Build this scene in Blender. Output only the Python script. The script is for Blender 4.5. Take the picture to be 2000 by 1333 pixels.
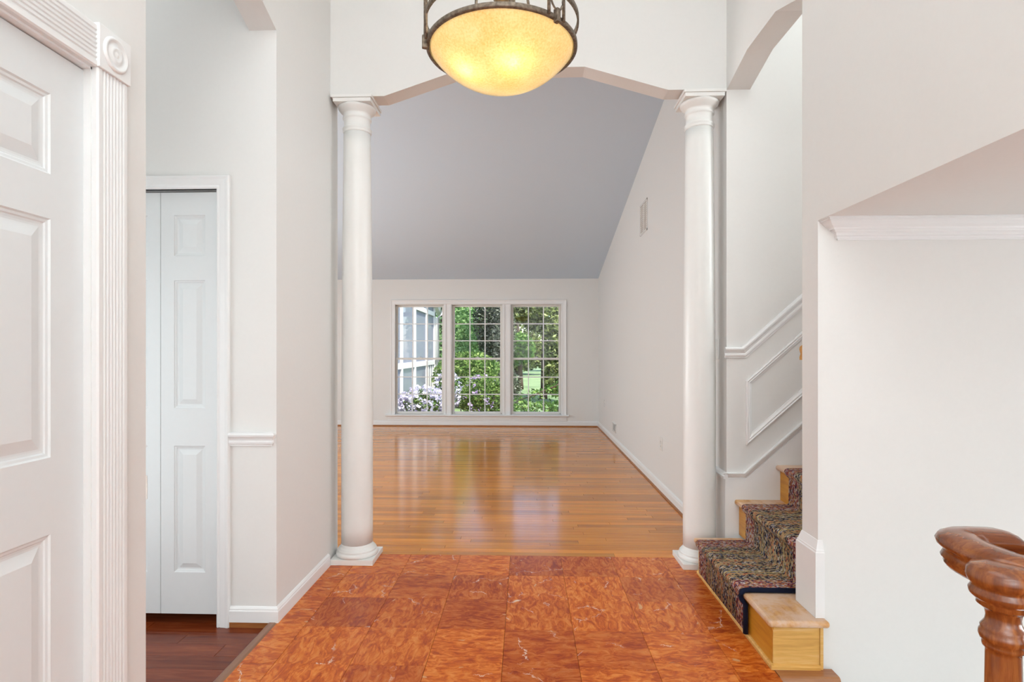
import bpy, bmesh, math, random
import numpy as np
from mathutils import Vector, Matrix
random.seed(7); rng = np.random.default_rng(5)
for o in list(bpy.data.objects): bpy.data.objects.remove(o)
S = bpy.context.scene
COL = S.collection

# ------------------------------------------------------------------ camera
cam_d = bpy.data.cameras.new('camera'); cam = bpy.data.objects.new('camera', cam_d); COL.objects.link(cam)
cam.location = (0, 0, 1.234); cam.rotation_euler = (math.pi/2, 0, 0.03364)
cam_d.sensor_width = 36; cam_d.lens = 36*1099/2000
cam_d.shift_x = (1000-989.3)/2000; cam_d.shift_y = (686.7-666.5)/2000
cam_d.clip_start = .02; cam_d.clip_end = 400
S.camera = cam
# ------------------------------------------------------------------ world, sun, added fill lights, exposure
S.view_settings.view_transform = 'Standard'; S.view_settings.look = 'None'
S.view_settings.gamma = 1; S.view_settings.use_curve_mapping = False
S.view_settings.exposure = 0.07
W = bpy.data.worlds.new('sky'); S.world = W; W.use_nodes = True
wn = W.node_tree; wn.nodes.clear()
sk = wn.nodes.new('ShaderNodeTexSky'); sk.sky_type = 'NISHITA'; sk.sun_disc = False
sk.sun_elevation = math.radians(58); sk.sun_rotation = math.radians(150)
bg = wn.nodes.new('ShaderNodeBackground'); bg.inputs[1].default_value = 0.42
wo = wn.nodes.new('ShaderNodeOutputWorld')
wn.links.new(sk.outputs[0], bg.inputs[0]); wn.links.new(bg.outputs[0], wo.inputs[0])
def sun(name, energy, rot, col, ang):
    d = bpy.data.lights.new(name, 'SUN'); d.energy = energy; d.color = col; d.angle = math.radians(ang)
    o = bpy.data.objects.new(name, d); o.rotation_euler = [math.radians(a) for a in rot]; COL.objects.link(o)
sun('sun', 7, (30, 0, 38), (1, .95, .85), 1.0)
def area(name, loc, rot, sx, sy, power, col):
    d = bpy.data.lights.new(name, 'AREA'); d.shape = 'RECTANGLE'; d.size = sx; d.size_y = sy
    d.energy = power; d.color = col
    o = bpy.data.objects.new(name, d); o.location = loc
    o.rotation_euler = [math.radians(a) for a in rot]; COL.objects.link(o)
FILL_COOL = (.885, .96, 1.0); FILL_BLUE = (.85, .945, 1.0)
area('foyer_top_fill', (0, .6, 4.1), (0, 0, 0), 1.8, 3.0, 26, FILL_COOL)  # added overhead fill out of view; no such fixture is built
area('entry_high_fill', (0.1, -1.9, 3.4), (80, 0, 0), 2.4, 1.2, 30, FILL_COOL)  # unseen fill high on the solid entry wall, which has no window
area('entry_bounce_fill', (.2, -.9, 1.6), (-90, 0, 0), .8, .8, 82, FILL_COOL)     # unseen added fill, bounced off the white entry wall
area('entry_low_fill', (2.9, -1.9, .9), (90, 0, 0), 1.6, 1.4, 8, FILL_COOL)  # added low fill for the wall under the soffit; entry wall is solid
area('stairwell_side_fill', (4.3, .4, .7), (0, 105, 0), 1.4, 2.2, 52, FILL_COOL)  # unseen fill, added to brighten the soffit, frontal wall and six-panel door
area('stairwell_up_fill', (2.4, 1.5, -2.3), (180, 0, 0), 1.6, .9, 13, FILL_COOL)  # upward fill added below floor level to brighten the soffit
area('living_side_fill', (-4.5, 5.6, 1.0), (0, -90, 0), 1.5, 3.4, 100, FILL_BLUE)  # added unseen fill from the left; that wall has no opening
area('living_bounce_fill', (-3.0, 4.1, 1.4), (-90, 0, 0), .8, .8, 31, FILL_BLUE)  # added living room fill, bounced off the white wall beside the arch
area('hall_low_fill', (-2.4, 1.67, .9), (90, 0, 0), 1.2, 1.6, 11, FILL_COOL)  # made-up fill facing the bifold doors from the hall's near wall
area('hall_top_fill', (-2.2, 1.95, 3.3), (25, 0, 0), .6, .4, 4.5, FILL_COOL)  # small added fill for the upper part of the hall end wall
area('stair_side_fill', (4.3, 2.72, 2.7), (0, 84, -12), 1.6, .7, 46, FILL_COOL)  # sideways fill added to reach the far left wall through the stair arch
area('stair_top_fill', (2.3, 2.7, 4.0), (0, 0, 0), 1.6, .5, 8, FILL_COOL)  # extra unseen fill from above for the stair back wall

# ------------------------------------------------------------------ node helpers / materials
def mat(name): 
    m = bpy.data.materials.new(name); m.use_nodes = True
    nt = m.node_tree; b = nt.nodes['Principled BSDF']
    return m, nt, b
def N(nt, t, **k):
    n = nt.nodes.new(t)
    for a, v in k.items(): setattr(n, a, v)
    return n
def L(nt, a, b): nt.links.new(a, b)
def ramp(nt, fac, stops, interp='LINEAR'):
    r = N(nt, 'ShaderNodeValToRGB'); r.color_ramp.interpolation = interp
    e = r.color_ramp.elements
    while len(e) > 1: e.remove(e[-1])
    e[0].position = stops[0][0]; e[0].color = (*stops[0][1], 1)
    for p, c in stops[1:]:
        q = e.new(p); q.color = (*c, 1)
    if fac is not None: L(nt, fac, r.inputs[0])
    return r.outputs[0]
def math_(nt, op, a, b=None, c=None):
    n = N(nt, 'ShaderNodeMath', operation=op)
    for i, v in enumerate((a, b, c)):
        if v is None: continue
        if isinstance(v, (int, float)): n.inputs[i].default_value = v
        else: L(nt, v, n.inputs[i])
    return n.outputs[0]
def mix(nt, fac, a, b, mode='MIX'):
    n = N(nt, 'ShaderNodeMix', data_type='RGBA', blend_type=mode)
    if isinstance(fac, (int, float)): n.inputs[0].default_value = fac
    else: L(nt, fac, n.inputs[0])
    for i, v in ((6, a), (7, b)):
        if isinstance(v, tuple): n.inputs[i].default_value = (*v, 1)
        else: L(nt, v, n.inputs[i])
    return n.outputs[2]
def noise(nt, vec, scale, detail=3, rough=.5, dist=0):
    n = N(nt, 'ShaderNodeTexNoise'); n.inputs['Scale'].default_value = scale
    n.inputs['Detail'].default_value = detail; n.inputs['Roughness'].default_value = rough
    n.inputs['Distortion'].default_value = dist
    if vec is not None: L(nt, vec, n.inputs['Vector'])
    return n
def coords(nt, kind='Object', scale=(1, 1, 1), offset=None):
    tc = N(nt, 'ShaderNodeTexCoord'); v = tc.outputs[kind]
    mp = N(nt, 'ShaderNodeMapping'); mp.inputs['Scale'].default_value = scale
    if offset is not None:
        ad = N(nt, 'ShaderNodeVectorMath', operation='ADD'); L(nt, v, ad.inputs[0]); L(nt, offset, ad.inputs[1]); v = ad.outputs[0]
    L(nt, v, mp.inputs['Vector'])
    return mp.outputs[0]
def bump(nt, b, h, strength=.1, dist=.01):
    n = N(nt, 'ShaderNodeBump'); n.inputs['Strength'].default_value = strength; n.inputs['Distance'].default_value = dist
    L(nt, h, n.inputs['Height']); L(nt, n.outputs[0], b.inputs['Normal'])
def paint(name, col, rough=.6, spec=.3, grain=60, bs=.03):
    m, nt, b = mat(name)
    v = coords(nt)
    n = noise(nt, v, grain, 2)
    c = mix(nt, n.outputs['Fac'], tuple(x*.985 for x in col), tuple(min(1, x*1.01) for x in col))
    L(nt, c, b.inputs['Base Color']); b.inputs['Roughness'].default_value = rough
    b.inputs['Specular IOR Level'].default_value = spec
    bump(nt, b, n.outputs['Fac'], bs, .002)
    return m
M = {}
M['wall'] = paint('wall_paint', (.795, .786, .764), .55, .25)
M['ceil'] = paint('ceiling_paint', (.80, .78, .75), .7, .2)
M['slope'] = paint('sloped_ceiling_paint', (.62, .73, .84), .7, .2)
M['trim'] = paint('trim_paint', (.85, .85, .845), .32, .4, 25, .02)
M['door'] = paint('door_paint', (.755, .78, .785), .35, .4, 40, .03)
M['col'] = paint('column_paint', (.84, .835, .81), .32, .4, 25, .02)
M['sash'] = paint('sash_paint', (.76, .74, .70), .35, .4, 25, .02)
M['plate'] = paint('plate_plastic', (.85, .84, .81), .25, .5, 30, .01)
M['dark'] = paint('dark_gap', (.03, .025, .02), .7, .2)
M['vent_dark'] = paint('vent_shadow_paint', (.42, .40, .37), .6, .2)
M['gray_metal'] = paint('track_metal', (.35, .35, .35), .3, .5)
M['gray_metal'].node_tree.nodes['Principled BSDF'].inputs['Metallic'].default_value = .8

def tone_attr(nt):
    a = N(nt, 'ShaderNodeAttribute'); a.attribute_name = 'tone'; return a.outputs['Fac']
def rnd_vec(nt, src, k=37.0):
    c = N(nt, 'ShaderNodeCombineXYZ')
    L(nt, math_(nt, 'MULTIPLY', src, k), c.inputs[0]); L(nt, math_(nt, 'MULTIPLY', src, k*1.7), c.inputs[1]); L(nt, math_(nt, 'MULTIPLY', src, k*.6), c.inputs[2])
    return c.outputs[0]
def wood(name, dark, mid, light, along=(1.2, 22, 22), rough=.25, coat=0, tone=True, tonemix=.55, bs=.05, spec=.5, kind='Object', scale=1.0):
    m, nt, b = mat(name)
    t = tone_attr(nt) if tone else N(nt, 'ShaderNodeObjectInfo').outputs['Random']
    v = coords(nt, kind, tuple(a*scale for a in along), rnd_vec(nt, t))
    n1 = noise(nt, v, 1.6, 5, .6, .8)
    n2 = noise(nt, v, 7, 3, .6, .3)
    f = math_(nt, 'ADD', math_(nt, 'MULTIPLY', n1.outputs['Fac'], .75), math_(nt, 'MULTIPLY', n2.outputs['Fac'], .25))
    c = ramp(nt, f, [(.28, dark), (.5, mid), (.72, light)])
    tm = ramp(nt, t, [(0, tuple(x*.55+.0 for x in (1, 1, 1))), (.5, (.85, .85, .85)), (1, (1.12, 1.1, 1.05))])
    c = mix(nt, tonemix, c, tm, 'MULTIPLY')
    L(nt, c, b.inputs['Base Color']); b.inputs['Roughness'].default_value = rough
    b.inputs['Specular IOR Level'].default_value = spec
    b.inputs['Coat Weight'].default_value = coat; b.inputs['Coat Roughness'].default_value = .12
    bump(nt, b, n2.outputs['Fac'], bs, .002)
    return m
M['oak'] = wood('oak_floor', (.50, .142, .008), (.76, .255, .016), (.86, .365, .035), (1.0, 26, 26), .15, .12, True, .7, .03, .40)
M['merbau'] = wood('dark_hall_floor', (.11, .018, .005), (.21, .038, .010), (.32, .080, .024), (1.6, 18, 18), .22, .1, True, .6, .03, .25)
M['stair_oak'] = wood('stair_oak', (.46, .20, .045), (.62, .31, .085), (.72, .42, .16), (22, 2.0, 22), .35, 0, False, .25, .04)
M['stair_end'] = wood('stair_end_oak', (.54, .27, .055), (.74, .42, .11), (.82, .56, .26), (2.0, 22, 22), .35, 0, False, .2, .04)
M['stair_riser'] = wood('stair_riser_oak', (.48, .18, .012), (.64, .28, .022), (.70, .35, .045), (22, 2.0, 22), .35, 0, False, .25, .04)
M['nosing'] = wood('floor_nosing_oak', (.28, .10, .035), (.40, .16, .06), (.50, .24, .10), (2.0, 22, 22), .3, .1, False, .3, .03)
M['shoe'] = wood('shoe_oak', (.26, .085, .02), (.36, .13, .035), (.42, .18, .05), (3, 22, 22), .4, 0, False, .3, .03)
M['strip'] = wood('transition_oak', (.22, .10, .055), (.29, .14, .08), (.36, .19, .11), (22, 1.5, 22), .35, .1, False, .2, .03)
M['rail'] = wood('handrail_mahogany', (.085, .017, .004), (.23, .058, .012), (.42, .150, .036), (4, 26, 26), .22, .5, False, .2, .03)
M['newel'] = wood('newel_mahogany', (.085, .017, .004), (.23, .060, .012), (.42, .15, .038), (30, 30, 2.6), .22, .5, False, .2, .03)

def worn_tread():
    m, nt, b = mat('worn_tread_oak')
    v = coords(nt, 'Object', (22, 2, 22))
    n1 = noise(nt, v, 1.6, 5, .6, .8)
    c = ramp(nt, n1.outputs['Fac'], [(.28, (.50, .22, .065)), (.5, (.62, .32, .11)), (.72, (.70, .42, .19))])
    v2 = coords(nt, 'Object')
    n2 = noise(nt, v2, 9, 4, .6, .4)
    n3 = noise(nt, v2, 40, 3, .6, .4)
    w = ramp(nt, math_(nt, 'ADD', n2.outputs['Fac'], math_(nt, 'MULTIPLY', n3.outputs['Fac'], .3)), [(.52, (0, 0, 0)), (.72, (1, 1, 1))])
    c = mix(nt, math_(nt, 'MULTIPLY', w, .8), c, (.70, .51, .39))
    L(nt, c, b.inputs['Base Color']); b.inputs['Roughness'].default_value = .45
    return m
M['worn'] = worn_tread()

def marble():
    m, nt, b = mat('red_marble')
    t = tone_attr(nt); r = N(nt, 'ShaderNodeObjectInfo').outputs['Random']
    off = rnd_vec(nt, r, 91)
    v = coords(nt, 'Object', (1, 1, 1), off)
    vs = coords(nt, 'Object', (1, 2.4, 1), off)
    warp = noise(nt, v, 7, 3, .55, 0)
    wv = N(nt, 'ShaderNodeVectorMath', operation='MULTIPLY_ADD')
    L(nt, warp.outputs['Color'], wv.inputs[0]); wv.inputs[1].default_value = (.10, .10, 0); L(nt, vs, wv.inputs[2])
    n1 = noise(nt, wv.outputs[0], 13, 5, .66, 1.5)
    n2 = noise(nt, wv.outputs[0], 9, 3, .5, .6)
    f = math_(nt, 'ADD', math_(nt, 'MULTIPLY', n1.outputs['Fac'], .72), math_(nt, 'MULTIPLY', n2.outputs['Fac'], .28))
    c = ramp(nt, f, [(.36, (.36, .056, .008)), (.44, (.50, .092, .011)), (.5, (.63, .145, .016)), (.55, (.72, .200, .028)), (.66, (.80, .285, .06))])
    ct = math_(nt, 'ABSOLUTE', math_(nt, 'SUBTRACT', math_(nt, 'FRACT', math_(nt, 'MULTIPLY', n1.outputs['Fac'], 9)), .5))
    cl = ramp(nt, ct, [(.0, (.70, .60, .55)), (.035, (.80, .72, .66)), (.08, (1, 1, 1))])
    cm = noise(nt, v, 13, 2, .5, 0)
    c = mix(nt, ramp(nt, cm.outputs['Fac'], [(.4, (.15, .15, .15)), (.6, (1, 1, 1))]), c, mix(nt, 1, c, cl, 'MULTIPLY'))
    # darker / redder tiles
    tm = ramp(nt, r, [(0, (.66, .50, .50)), (.25, (.82, .70, .68)), (.5, (.95, .92, .9)), (1, (1.1, 1.08, 1.0))])
    c = mix(nt, .9, c, tm, 'MULTIPLY')
    # pale patches
    n4 = noise(nt, vs, 6.5, 2, .5, 1.0)
    p = ramp(nt, n4.outputs['Fac'], [(.735, (0, 0, 0)), (.75, (1, 1, 1))])
    c = mix(nt, math_(nt, 'MULTIPLY', p, .75), c, (.70, .40, .17))
    # white cracks
    wv2 = N(nt, 'ShaderNodeVectorMath', operation='MULTIPLY_ADD')
    w2 = noise(nt, v, 22, 4, .65, 0)
    L(nt, w2.outputs['Color'], wv2.inputs[0]); wv2.inputs[1].default_value = (.085, .085, .0); L(nt, v, wv2.inputs[2])
    vo = N(nt, 'ShaderNodeTexVoronoi', feature='DISTANCE_TO_EDGE'); vo.inputs['Scale'].default_value = 4.3
    L(nt, wv2.outputs[0], vo.inputs['Vector'])
    line = ramp(nt, vo.outputs['Distance'], [(.004, (1, 1, 1)), (.011, (0, 0, 0))])
    n5 = noise(nt, v, 5.2, 2, .5, 0)
    msk = ramp(nt, n5.outputs['Fac'], [(.57, (0, 0, 0)), (.64, (1, 1, 1))])
    c = mix(nt, math_(nt, 'MULTIPLY', math_(nt, 'MULTIPLY', line, msk), .85), c, (.86, .66, .48))
    L(nt, c, b.inputs['Base Color']); b.inputs['Roughness'].default_value = .26
    b.inputs['Specular IOR Level'].default_value = .3
    return m
M['marble'] = marble()
M['grout'] = paint('grout', (.24, .09, .04), .7, .2)

def carpet():
    m, nt, b = mat('braided_carpet')
    uv = N(nt, 'ShaderNodeTexCoord').outputs['UV']
    sep = N(nt, 'ShaderNodeSeparateXYZ'); L(nt, uv, sep.inputs[0])
    u, v = sep.outputs[0], sep.outputs[1]          # metres along the run, metres across
    lowv = coords(nt, 'UV', (1, 1, 1))
    low = noise(nt, lowv, 2.6, 2, .5, 0)
    lowc = math_(nt, 'MULTIPLY', math_(nt, 'SUBTRACT', low.outputs['Fac'], .5), .34)
    # flecks
    sc = N(nt, 'ShaderNodeMapping'); sc.inputs['Scale'].default_value = (100, 165, 1); sc.inputs['Rotation'].default_value = (0, 0, .5)
    L(nt, uv, sc.inputs['Vector'])
    wob = noise(nt, uv, 70, 2, .5, 0)
    ad = N(nt, 'ShaderNodeVectorMath', operation='MULTIPLY_ADD'); L(nt, wob.outputs['Color'], ad.inputs[0]); ad.inputs[1].default_value = (1.2, 1.2, 0); L(nt, sc.outputs[0], ad.inputs[2])
    vo = N(nt, 'ShaderNodeTexVoronoi'); vo.inputs['Scale'].default_value = 1.0; L(nt, ad.outputs[0], vo.inputs['Vector'])
    cs = N(nt, 'ShaderNodeSeparateColor'); L(nt, vo.outputs['Color'], cs.inputs[0])
    f = cs.outputs[0]
    darkp = ramp(nt, f, [(0, (.010, .012, .028)), (.24, (.05, .042, .045)), (.40, (.20, .15, .085)), (.58, (.40, .30, .17)), (.72, (.22, .21, .25)), (.85, (.30, .12, .06)), (.93, (.54, .45, .34))], 'CONSTANT')
    redp = ramp(nt, f, [(0, (.035, .025, .05)), (.14, (.27, .05, .05)), (.30, (.42, .15, .07)), (.48, (.20, .08, .10)), (.60, (.44, .27, .13)), (.76, (.46, .33, .30)), (.92, (.56, .50, .50))], 'CONSTANT')
    tanp = ramp(nt, f, [(0, (.03, .03, .04)), (.2, (.34, .21, .10)), (.45, (.42, .26, .13)), (.65, (.28, .23, .13)), (.85, (.42, .13, .06))], 'CONSTANT')
    # concentric bands: distance from nearest long edge, wobbling
    d = math_(nt, 'MINIMUM', v, math_(nt, 'SUBTRACT', .655, v))
    dd = math_(nt, 'ADD', d, math_(nt, 'MULTIPLY', lowc, .55))
    e1 = ramp(nt, d, [(.10, (1, 1, 1)), (.125, (0, 0, 0))])
    w = math_(nt, 'SINE', math_(nt, 'MULTIPLY', dd, 46))
    bandm = ramp(nt, w, [(.62, (0, 0, 0)), (.78, (1, 1, 1))])
    c = mix(nt, bandm, darkp, tanp)
    c = mix(nt, e1, c, redp)
    ln = math_(nt, 'ABSOLUTE', math_(nt, 'SUBTRACT', dd, .205))
    lm = ramp(nt, ln, [(.003, (1, 1, 1)), (.007, (0, 0, 0))])
    c = mix(nt, math_(nt, 'MULTIPLY', lm, .8), c, (.44, .33, .13))
    L(nt, c, b.inputs['Base Color']); b.inputs['Roughness'].default_value = .95
    b.inputs['Specular IOR Level'].default_value = .1
    bump(nt, b, vo.outputs['Distance'], .5, .004)
    return m
M['carpet'] = carpet()
M['navy'] = paint('navy_binding', (.006, .010, .030), .8, .2, 300, .3)

def bronze():
    m, nt, b = mat('bronze')
    n = noise(nt, coords(nt), 90, 3)
    c = ramp(nt, n.outputs['Fac'], [(.35, (.12, .09, .065)), (.65, (.25, .20, .15))])
    L(nt, c, b.inputs['Base Color']); b.inputs['Metallic'].default_value = .55; b.inputs['Roughness'].default_value = .5
    return m
M['bronze'] = bronze()
def amber():
    m, nt, b = mat('amber_glass'); nt.nodes.remove(b)
    v = coords(nt)
    n = noise(nt, v, 150, 3, .6); n2 = noise(nt, v, 9, 3, .5)
    f = math_(nt, 'ADD', math_(nt, 'MULTIPLY', n.outputs['Fac'], .6), math_(nt, 'MULTIPLY', n2.outputs['Fac'], .4))
    c = ramp(nt, f, [(.35, (.92, .66, .28)), (.55, (.96, .80, .48)), (.75, (.98, .88, .62))])
    tr = N(nt, 'ShaderNodeBsdfTranslucent'); L(nt, c, tr.inputs[0])
    df = N(nt, 'ShaderNodeBsdfDiffuse'); L(nt, c, df.inputs[0])
    em = N(nt, 'ShaderNodeEmission'); L(nt, ramp(nt, f, [(.35, (.95, .66, .26)), (.55, (1, .80, .40)), (.75, (1, .88, .55))]), em.inputs[0]); em.inputs[1].default_value = .27
    m1 = N(nt, 'ShaderNodeMixShader'); m1.inputs[0].default_value = .25
    L(nt, tr.outputs[0], m1.inputs[1]); L(nt, df.outputs[0], m1.inputs[2])
    a = N(nt, 'ShaderNodeAddShader'); L(nt, m1.outputs[0], a.inputs[0]); L(nt, em.outputs[0], a.inputs[1])
    gl = N(nt, 'ShaderNodeBsdfGlossy'); gl.inputs['Roughness'].default_value = .15
    fr = N(nt, 'ShaderNodeFresnel'); fr.inputs[0].default_value = 1.35
    m2 = N(nt, 'ShaderNodeMixShader'); L(nt, fr.outputs[0], m2.inputs[0]); L(nt, a.outputs[0], m2.inputs[1]); L(nt, gl.outputs[0], m2.inputs[2])
    L(nt, m2.outputs[0], nt.nodes['Material Output'].inputs[0])
    return m
M['amber'] = amber()
def glass(name, tint=(1, 1, 1), ior=1.45):
    m, nt, b = mat(name); nt.nodes.remove(b)
    t = N(nt, 'ShaderNodeBsdfTransparent'); t.inputs[0].default_value = (*tint, 1)
    g = N(nt, 'ShaderNodeBsdfGlossy'); g.inputs['Roughness'].default_value = .02
    fr = N(nt, 'ShaderNodeFresnel'); fr.inputs[0].default_value = ior
    x = N(nt, 'ShaderNodeMixShader'); L(nt, fr.outputs[0], x.inputs[0]); L(nt, t.outputs[0], x.inputs[1]); L(nt, g.outputs[0], x.inputs[2])
    L(nt, x.outputs[0], nt.nodes['Material Output'].inputs[0])
    return m
M['glass'] = glass('window_glass'); M['bulb'] = glass('bulb_glass', (.95, .95, .92))
def screen():
    m, nt, b = mat('porch_screen'); nt.nodes.remove(b)
    t = N(nt, 'ShaderNodeBsdfTransparent'); d = N(nt, 'ShaderNodeBsdfDiffuse'); d.inputs[0].default_value = (.30, .32, .38, 1)
    x = N(nt, 'ShaderNodeMixShader'); x.inputs[0].default_value = .62
    L(nt, t.outputs[0], x.inputs[1]); L(nt, d.outputs[0], x.inputs[2]); L(nt, x.outputs[0], nt.nodes['Material Output'].inputs[0])
    return m
M['screen'] = screen()
def leafmat(name, a, bcol, c3, trans=.35):
    m, nt, b = mat(name); nt.nodes.remove(b)
    t = tone_attr(nt)
    c = ramp(nt, t, [(0, a), (.5, bcol), (1, c3)])
    d = N(nt, 'ShaderNodeBsdfDiffuse'); L(nt, c, d.inputs[0])
    tl = N(nt, 'ShaderNodeBsdfTranslucent'); L(nt, c, tl.inputs[0])
    x = N(nt, 'ShaderNodeMixShader'); x.inputs[0].default_value = trans
    L(nt, d.outputs[0], x.inputs[1]); L(nt, tl.outputs[0], x.inputs[2]); L(nt, x.outputs[0], nt.nodes['Material Output'].inputs[0])
    return m
M['leaf_bright'] = leafmat('bright_leaf', (.05, .12, .03), (.17, .30, .07), (.40, .50, .18))
M['leaf_mid'] = leafmat('mid_leaf', (.04, .10, .02), (.12, .25, .06), (.30, .45, .12))
M['leaf_ever'] = leafmat('evergreen_leaf', (.13, .26, .10), (.36, .58, .23), (.60, .78, .42))
M['leaf_dark'] = leafmat('dark_leaf', (.03, .045, .025), (.10, .125, .075), (.40, .42, .34))
M['leaf_olive'] = leafmat('olive_leaf', (.035, .05, .012), (.15, .20, .05), (.62, .68, .28))
M['petal_white'] = leafmat('white_petal', (.62, .58, .78), (.80, .78, .90), (.95, .94, 1.0), .3)
M['petal_lav'] = leafmat('lavender_petal', (.45, .32, .62), (.62, .50, .76), (.80, .70, .88), .3)
M['bark'] = paint('bark', (.09, .065, .045), .9, .1, 14, .6)
M['twig'] = paint('twig', (.16, .10, .06), .9, .1, 14, .4)
def lawnmat():
    m, nt, b = mat('lawn_grass')
    v = coords(nt)
    n = noise(nt, v, .7, 4, .6); n2 = noise(nt, v, 30, 3, .7)
    f = math_(nt, 'ADD', math_(nt, 'MULTIPLY', n.outputs['Fac'], .6), math_(nt, 'MULTIPLY', n2.outputs['Fac'], .4))
    L(nt, ramp(nt, f, [(.3, (.10, .17, .07)), (.5, (.19, .28, .12)), (.7, (.34, .43, .22))]), b.inputs['Base Color'])
    b.inputs['Roughness'].default_value = .9; bump(nt, b, n2.outputs['Fac'], .6, .03)
    return m
M['lawn'] = lawnmat()
M['mulch'] = paint('mulch', (.13, .08, .05), .95, .1, 60, .6)
M['porch'] = paint('porch_paint', (.82, .80, .76), .5, .3)
M['porch_in'] = paint('porch_inside', (.26, .27, .32), .8, .2)
M['roof'] = paint('roof_shingle', (.42, .42, .44), .9, .1)

# ------------------------------------------------------------------ mesh helpers
class MB:
    def __init__(s): s.v = []; s.f = []; s.sm = []
    def face(s, pts, smooth=False):
        i = len(s.v); s.v += [tuple(p) for p in pts]; s.f.append(tuple(range(i, i+len(pts)))); s.sm.append(smooth)
    def box(s, x0, x1, y0, y1, z0, z1, ch=0):
        if x0 > x1: x0, x1 = x1, x0
        if y0 > y1: y0, y1 = y1, y0
        i = len(s.v)
        if ch:   # chamfered top only (12 + faces)
            s.v += [(x0, y0, z0), (x1, y0, z0), (x1, y1, z0), (x0, y1, z0), (x0, y0, z1-ch), (x1, y0, z1-ch), (x1, y1, z1-ch), (x0, y1, z1-ch),
                    (x0+ch, y0+ch, z1), (x1-ch, y0+ch, z1), (x1-ch, y1-ch, z1), (x0+ch, y1-ch, z1)]
            F = [(0, 3, 2, 1), (8, 9, 10, 11)]
            for a in range(4):
                b = (a+1) % 4; F += [(a, b, 4+b, 4+a), (4+a, 4+b, 8+b, 8+a)]
        else:
            s.v += [(x0, y0, z0), (x1, y0, z0), (x1, y1, z0), (x0, y1, z0), (x0, y0, z1), (x1, y0, z1), (x1, y1, z1), (x0, y1, z1)]
            F = [(0, 3, 2, 1), (4, 5, 6, 7), (0, 1, 5, 4), (1, 2, 6, 5), (2, 3, 7, 6), (3, 0, 4, 7)]
        for f in F: s.f.append(tuple(i+k for k in f)); s.sm.append(False)
        return s
    def prism(s, poly, axis, a, b):
        """poly in the two other axes (order x,y,z minus axis), extruded from a to b"""
        def P(p, t):
            return {'x': (t, p[0], p[1]), 'y': (p[0], t, p[1]), 'z': (p[0], p[1], t)}[axis]
        n = len(poly); i = len(s.v)
        s.v += [P(p, a) for p in poly] + [P(p, b) for p in poly]
        s.f.append(tuple(i+k for k in range(n))); s.f.append(tuple(i+n+k for k in reversed(range(n)))); s.sm += [False]*2
        for k in range(n):
            q = (k+1) % n; s.f.append((i+k, i+n+k, i+n+q, i+q)); s.sm.append(False)
        return s
    def lathe(s, prof, c=(0, 0, 0), n=48, cap=True):
        i = len(s.v); m = len(prof)
        for k in range(n):
            a = 2*math.pi*k/n
            for r, z in prof: s.v.append((c[0]+r*math.cos(a), c[1]+r*math.sin(a), c[2]+z))
        for k in range(n):
            q = (k+1) % n
            for j in range(m-1):
                s.f.append((i+k*m+j, i+q*m+j, i+q*m+j+1, i+k*m+j+1)); s.sm.append(True)
        if cap:
            for j, rev in ((0, True), (m-1, False)):
                if prof[j][0] > 1e-5:
                    ids = [i+k*m+j for k in range(n)]
                    s.f.append(tuple(reversed(ids)) if rev else tuple(ids)); s.sm.append(False)
        return s
    def sweep(s, path, prof, nrm, closed=False, smooth=False, cap=True):
        """profile (a,b): a along nrm x tangent (in plane), b along nrm; mitred corners"""
        nrm = Vector(nrm).normalized(); P = [Vector(p) for p in path]; n = len(P); i = len(s.v); m = len(prof)
        for k in range(n):
            if closed: t0 = P[k]-P[k-1]; t1 = P[(k+1) % n]-P[k]
            else:
                t0 = P[k]-P[k-1] if k > 0 else P[1]-P[0]; t1 = P[k+1]-P[k] if k < n-1 else P[k]-P[k-1]
            s0 = nrm.cross(t0).normalized(); s1 = nrm.cross(t1).normalized()
            mt = (s0+s1)/max(.15, 1+s0.dot(s1))
            for a, b in prof: s.v.append(tuple(P[k]+mt*a+nrm*b))
        for k in range(n if closed else n-1):
            q = (k+1) % n
            for j in range(m):
                jj = (j+1) % m
                s.f.append((i+k*m+j, i+q*m+j, i+q*m+jj, i+k*m+jj)); s.sm.append(smooth)
        if not closed and cap:
            s.f.append(tuple(i+j for j in range(m))); s.f.append(tuple(i+(n-1)*m+j for j in reversed(range(m)))); s.sm += [False]*2
        return s
    def tube(s, pts, rad, n=8):
        P = [Vector(p) for p in pts]; i = len(s.v)
        R = rad if isinstance(rad, (list, tuple)) else [rad]*len(P)
        ref = Vector((.13, .21, .97))
        for k, p in enumerate(P):
            t = (P[min(k+1, len(P)-1)]-P[max(k-1, 0)]).normalized()
            u = t.cross(ref); u = (u if u.length > .05 else t.cross(Vector((1, 0, 0)))).normalized(); w = t.cross(u)
            for j in range(n):
                a = 2*math.pi*j/n; s.v.append(tuple(p+(u*math.cos(a)+w*math.sin(a))*R[k]))
        for k in range(len(P)-1):
            for j in range(n):
                q = (j+1) % n; s.f.append((i+k*n+j, i+k*n+q, i+(k+1)*n+q, i+(k+1)*n+j)); s.sm.append(True)
        s.f.append(tuple(i+j for j in reversed(range(n)))); s.f.append(tuple(i+(len(P)-1)*n+j for j in range(n))); s.sm += [False]*2
        return s
    def mesh(s, name, tone=None, recalc=True):
        me = bpy.data.meshes.new(name); me.from_pydata(s.v, [], s.f)
        me.polygons.foreach_set('use_smooth', s.sm)
        if recalc:
            bm = bmesh.new(); bm.from_mesh(me); bmesh.ops.recalc_face_normals(bm, faces=bm.faces); bm.to_mesh(me); bm.free()
        if tone is not None:
            at = me.attributes.new('tone', 'FLOAT', 'FACE')
            at.data.foreach_set('value', tone if hasattr(tone, '__len__') else [tone]*len(me.polygons))
        me.update(); return me
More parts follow.
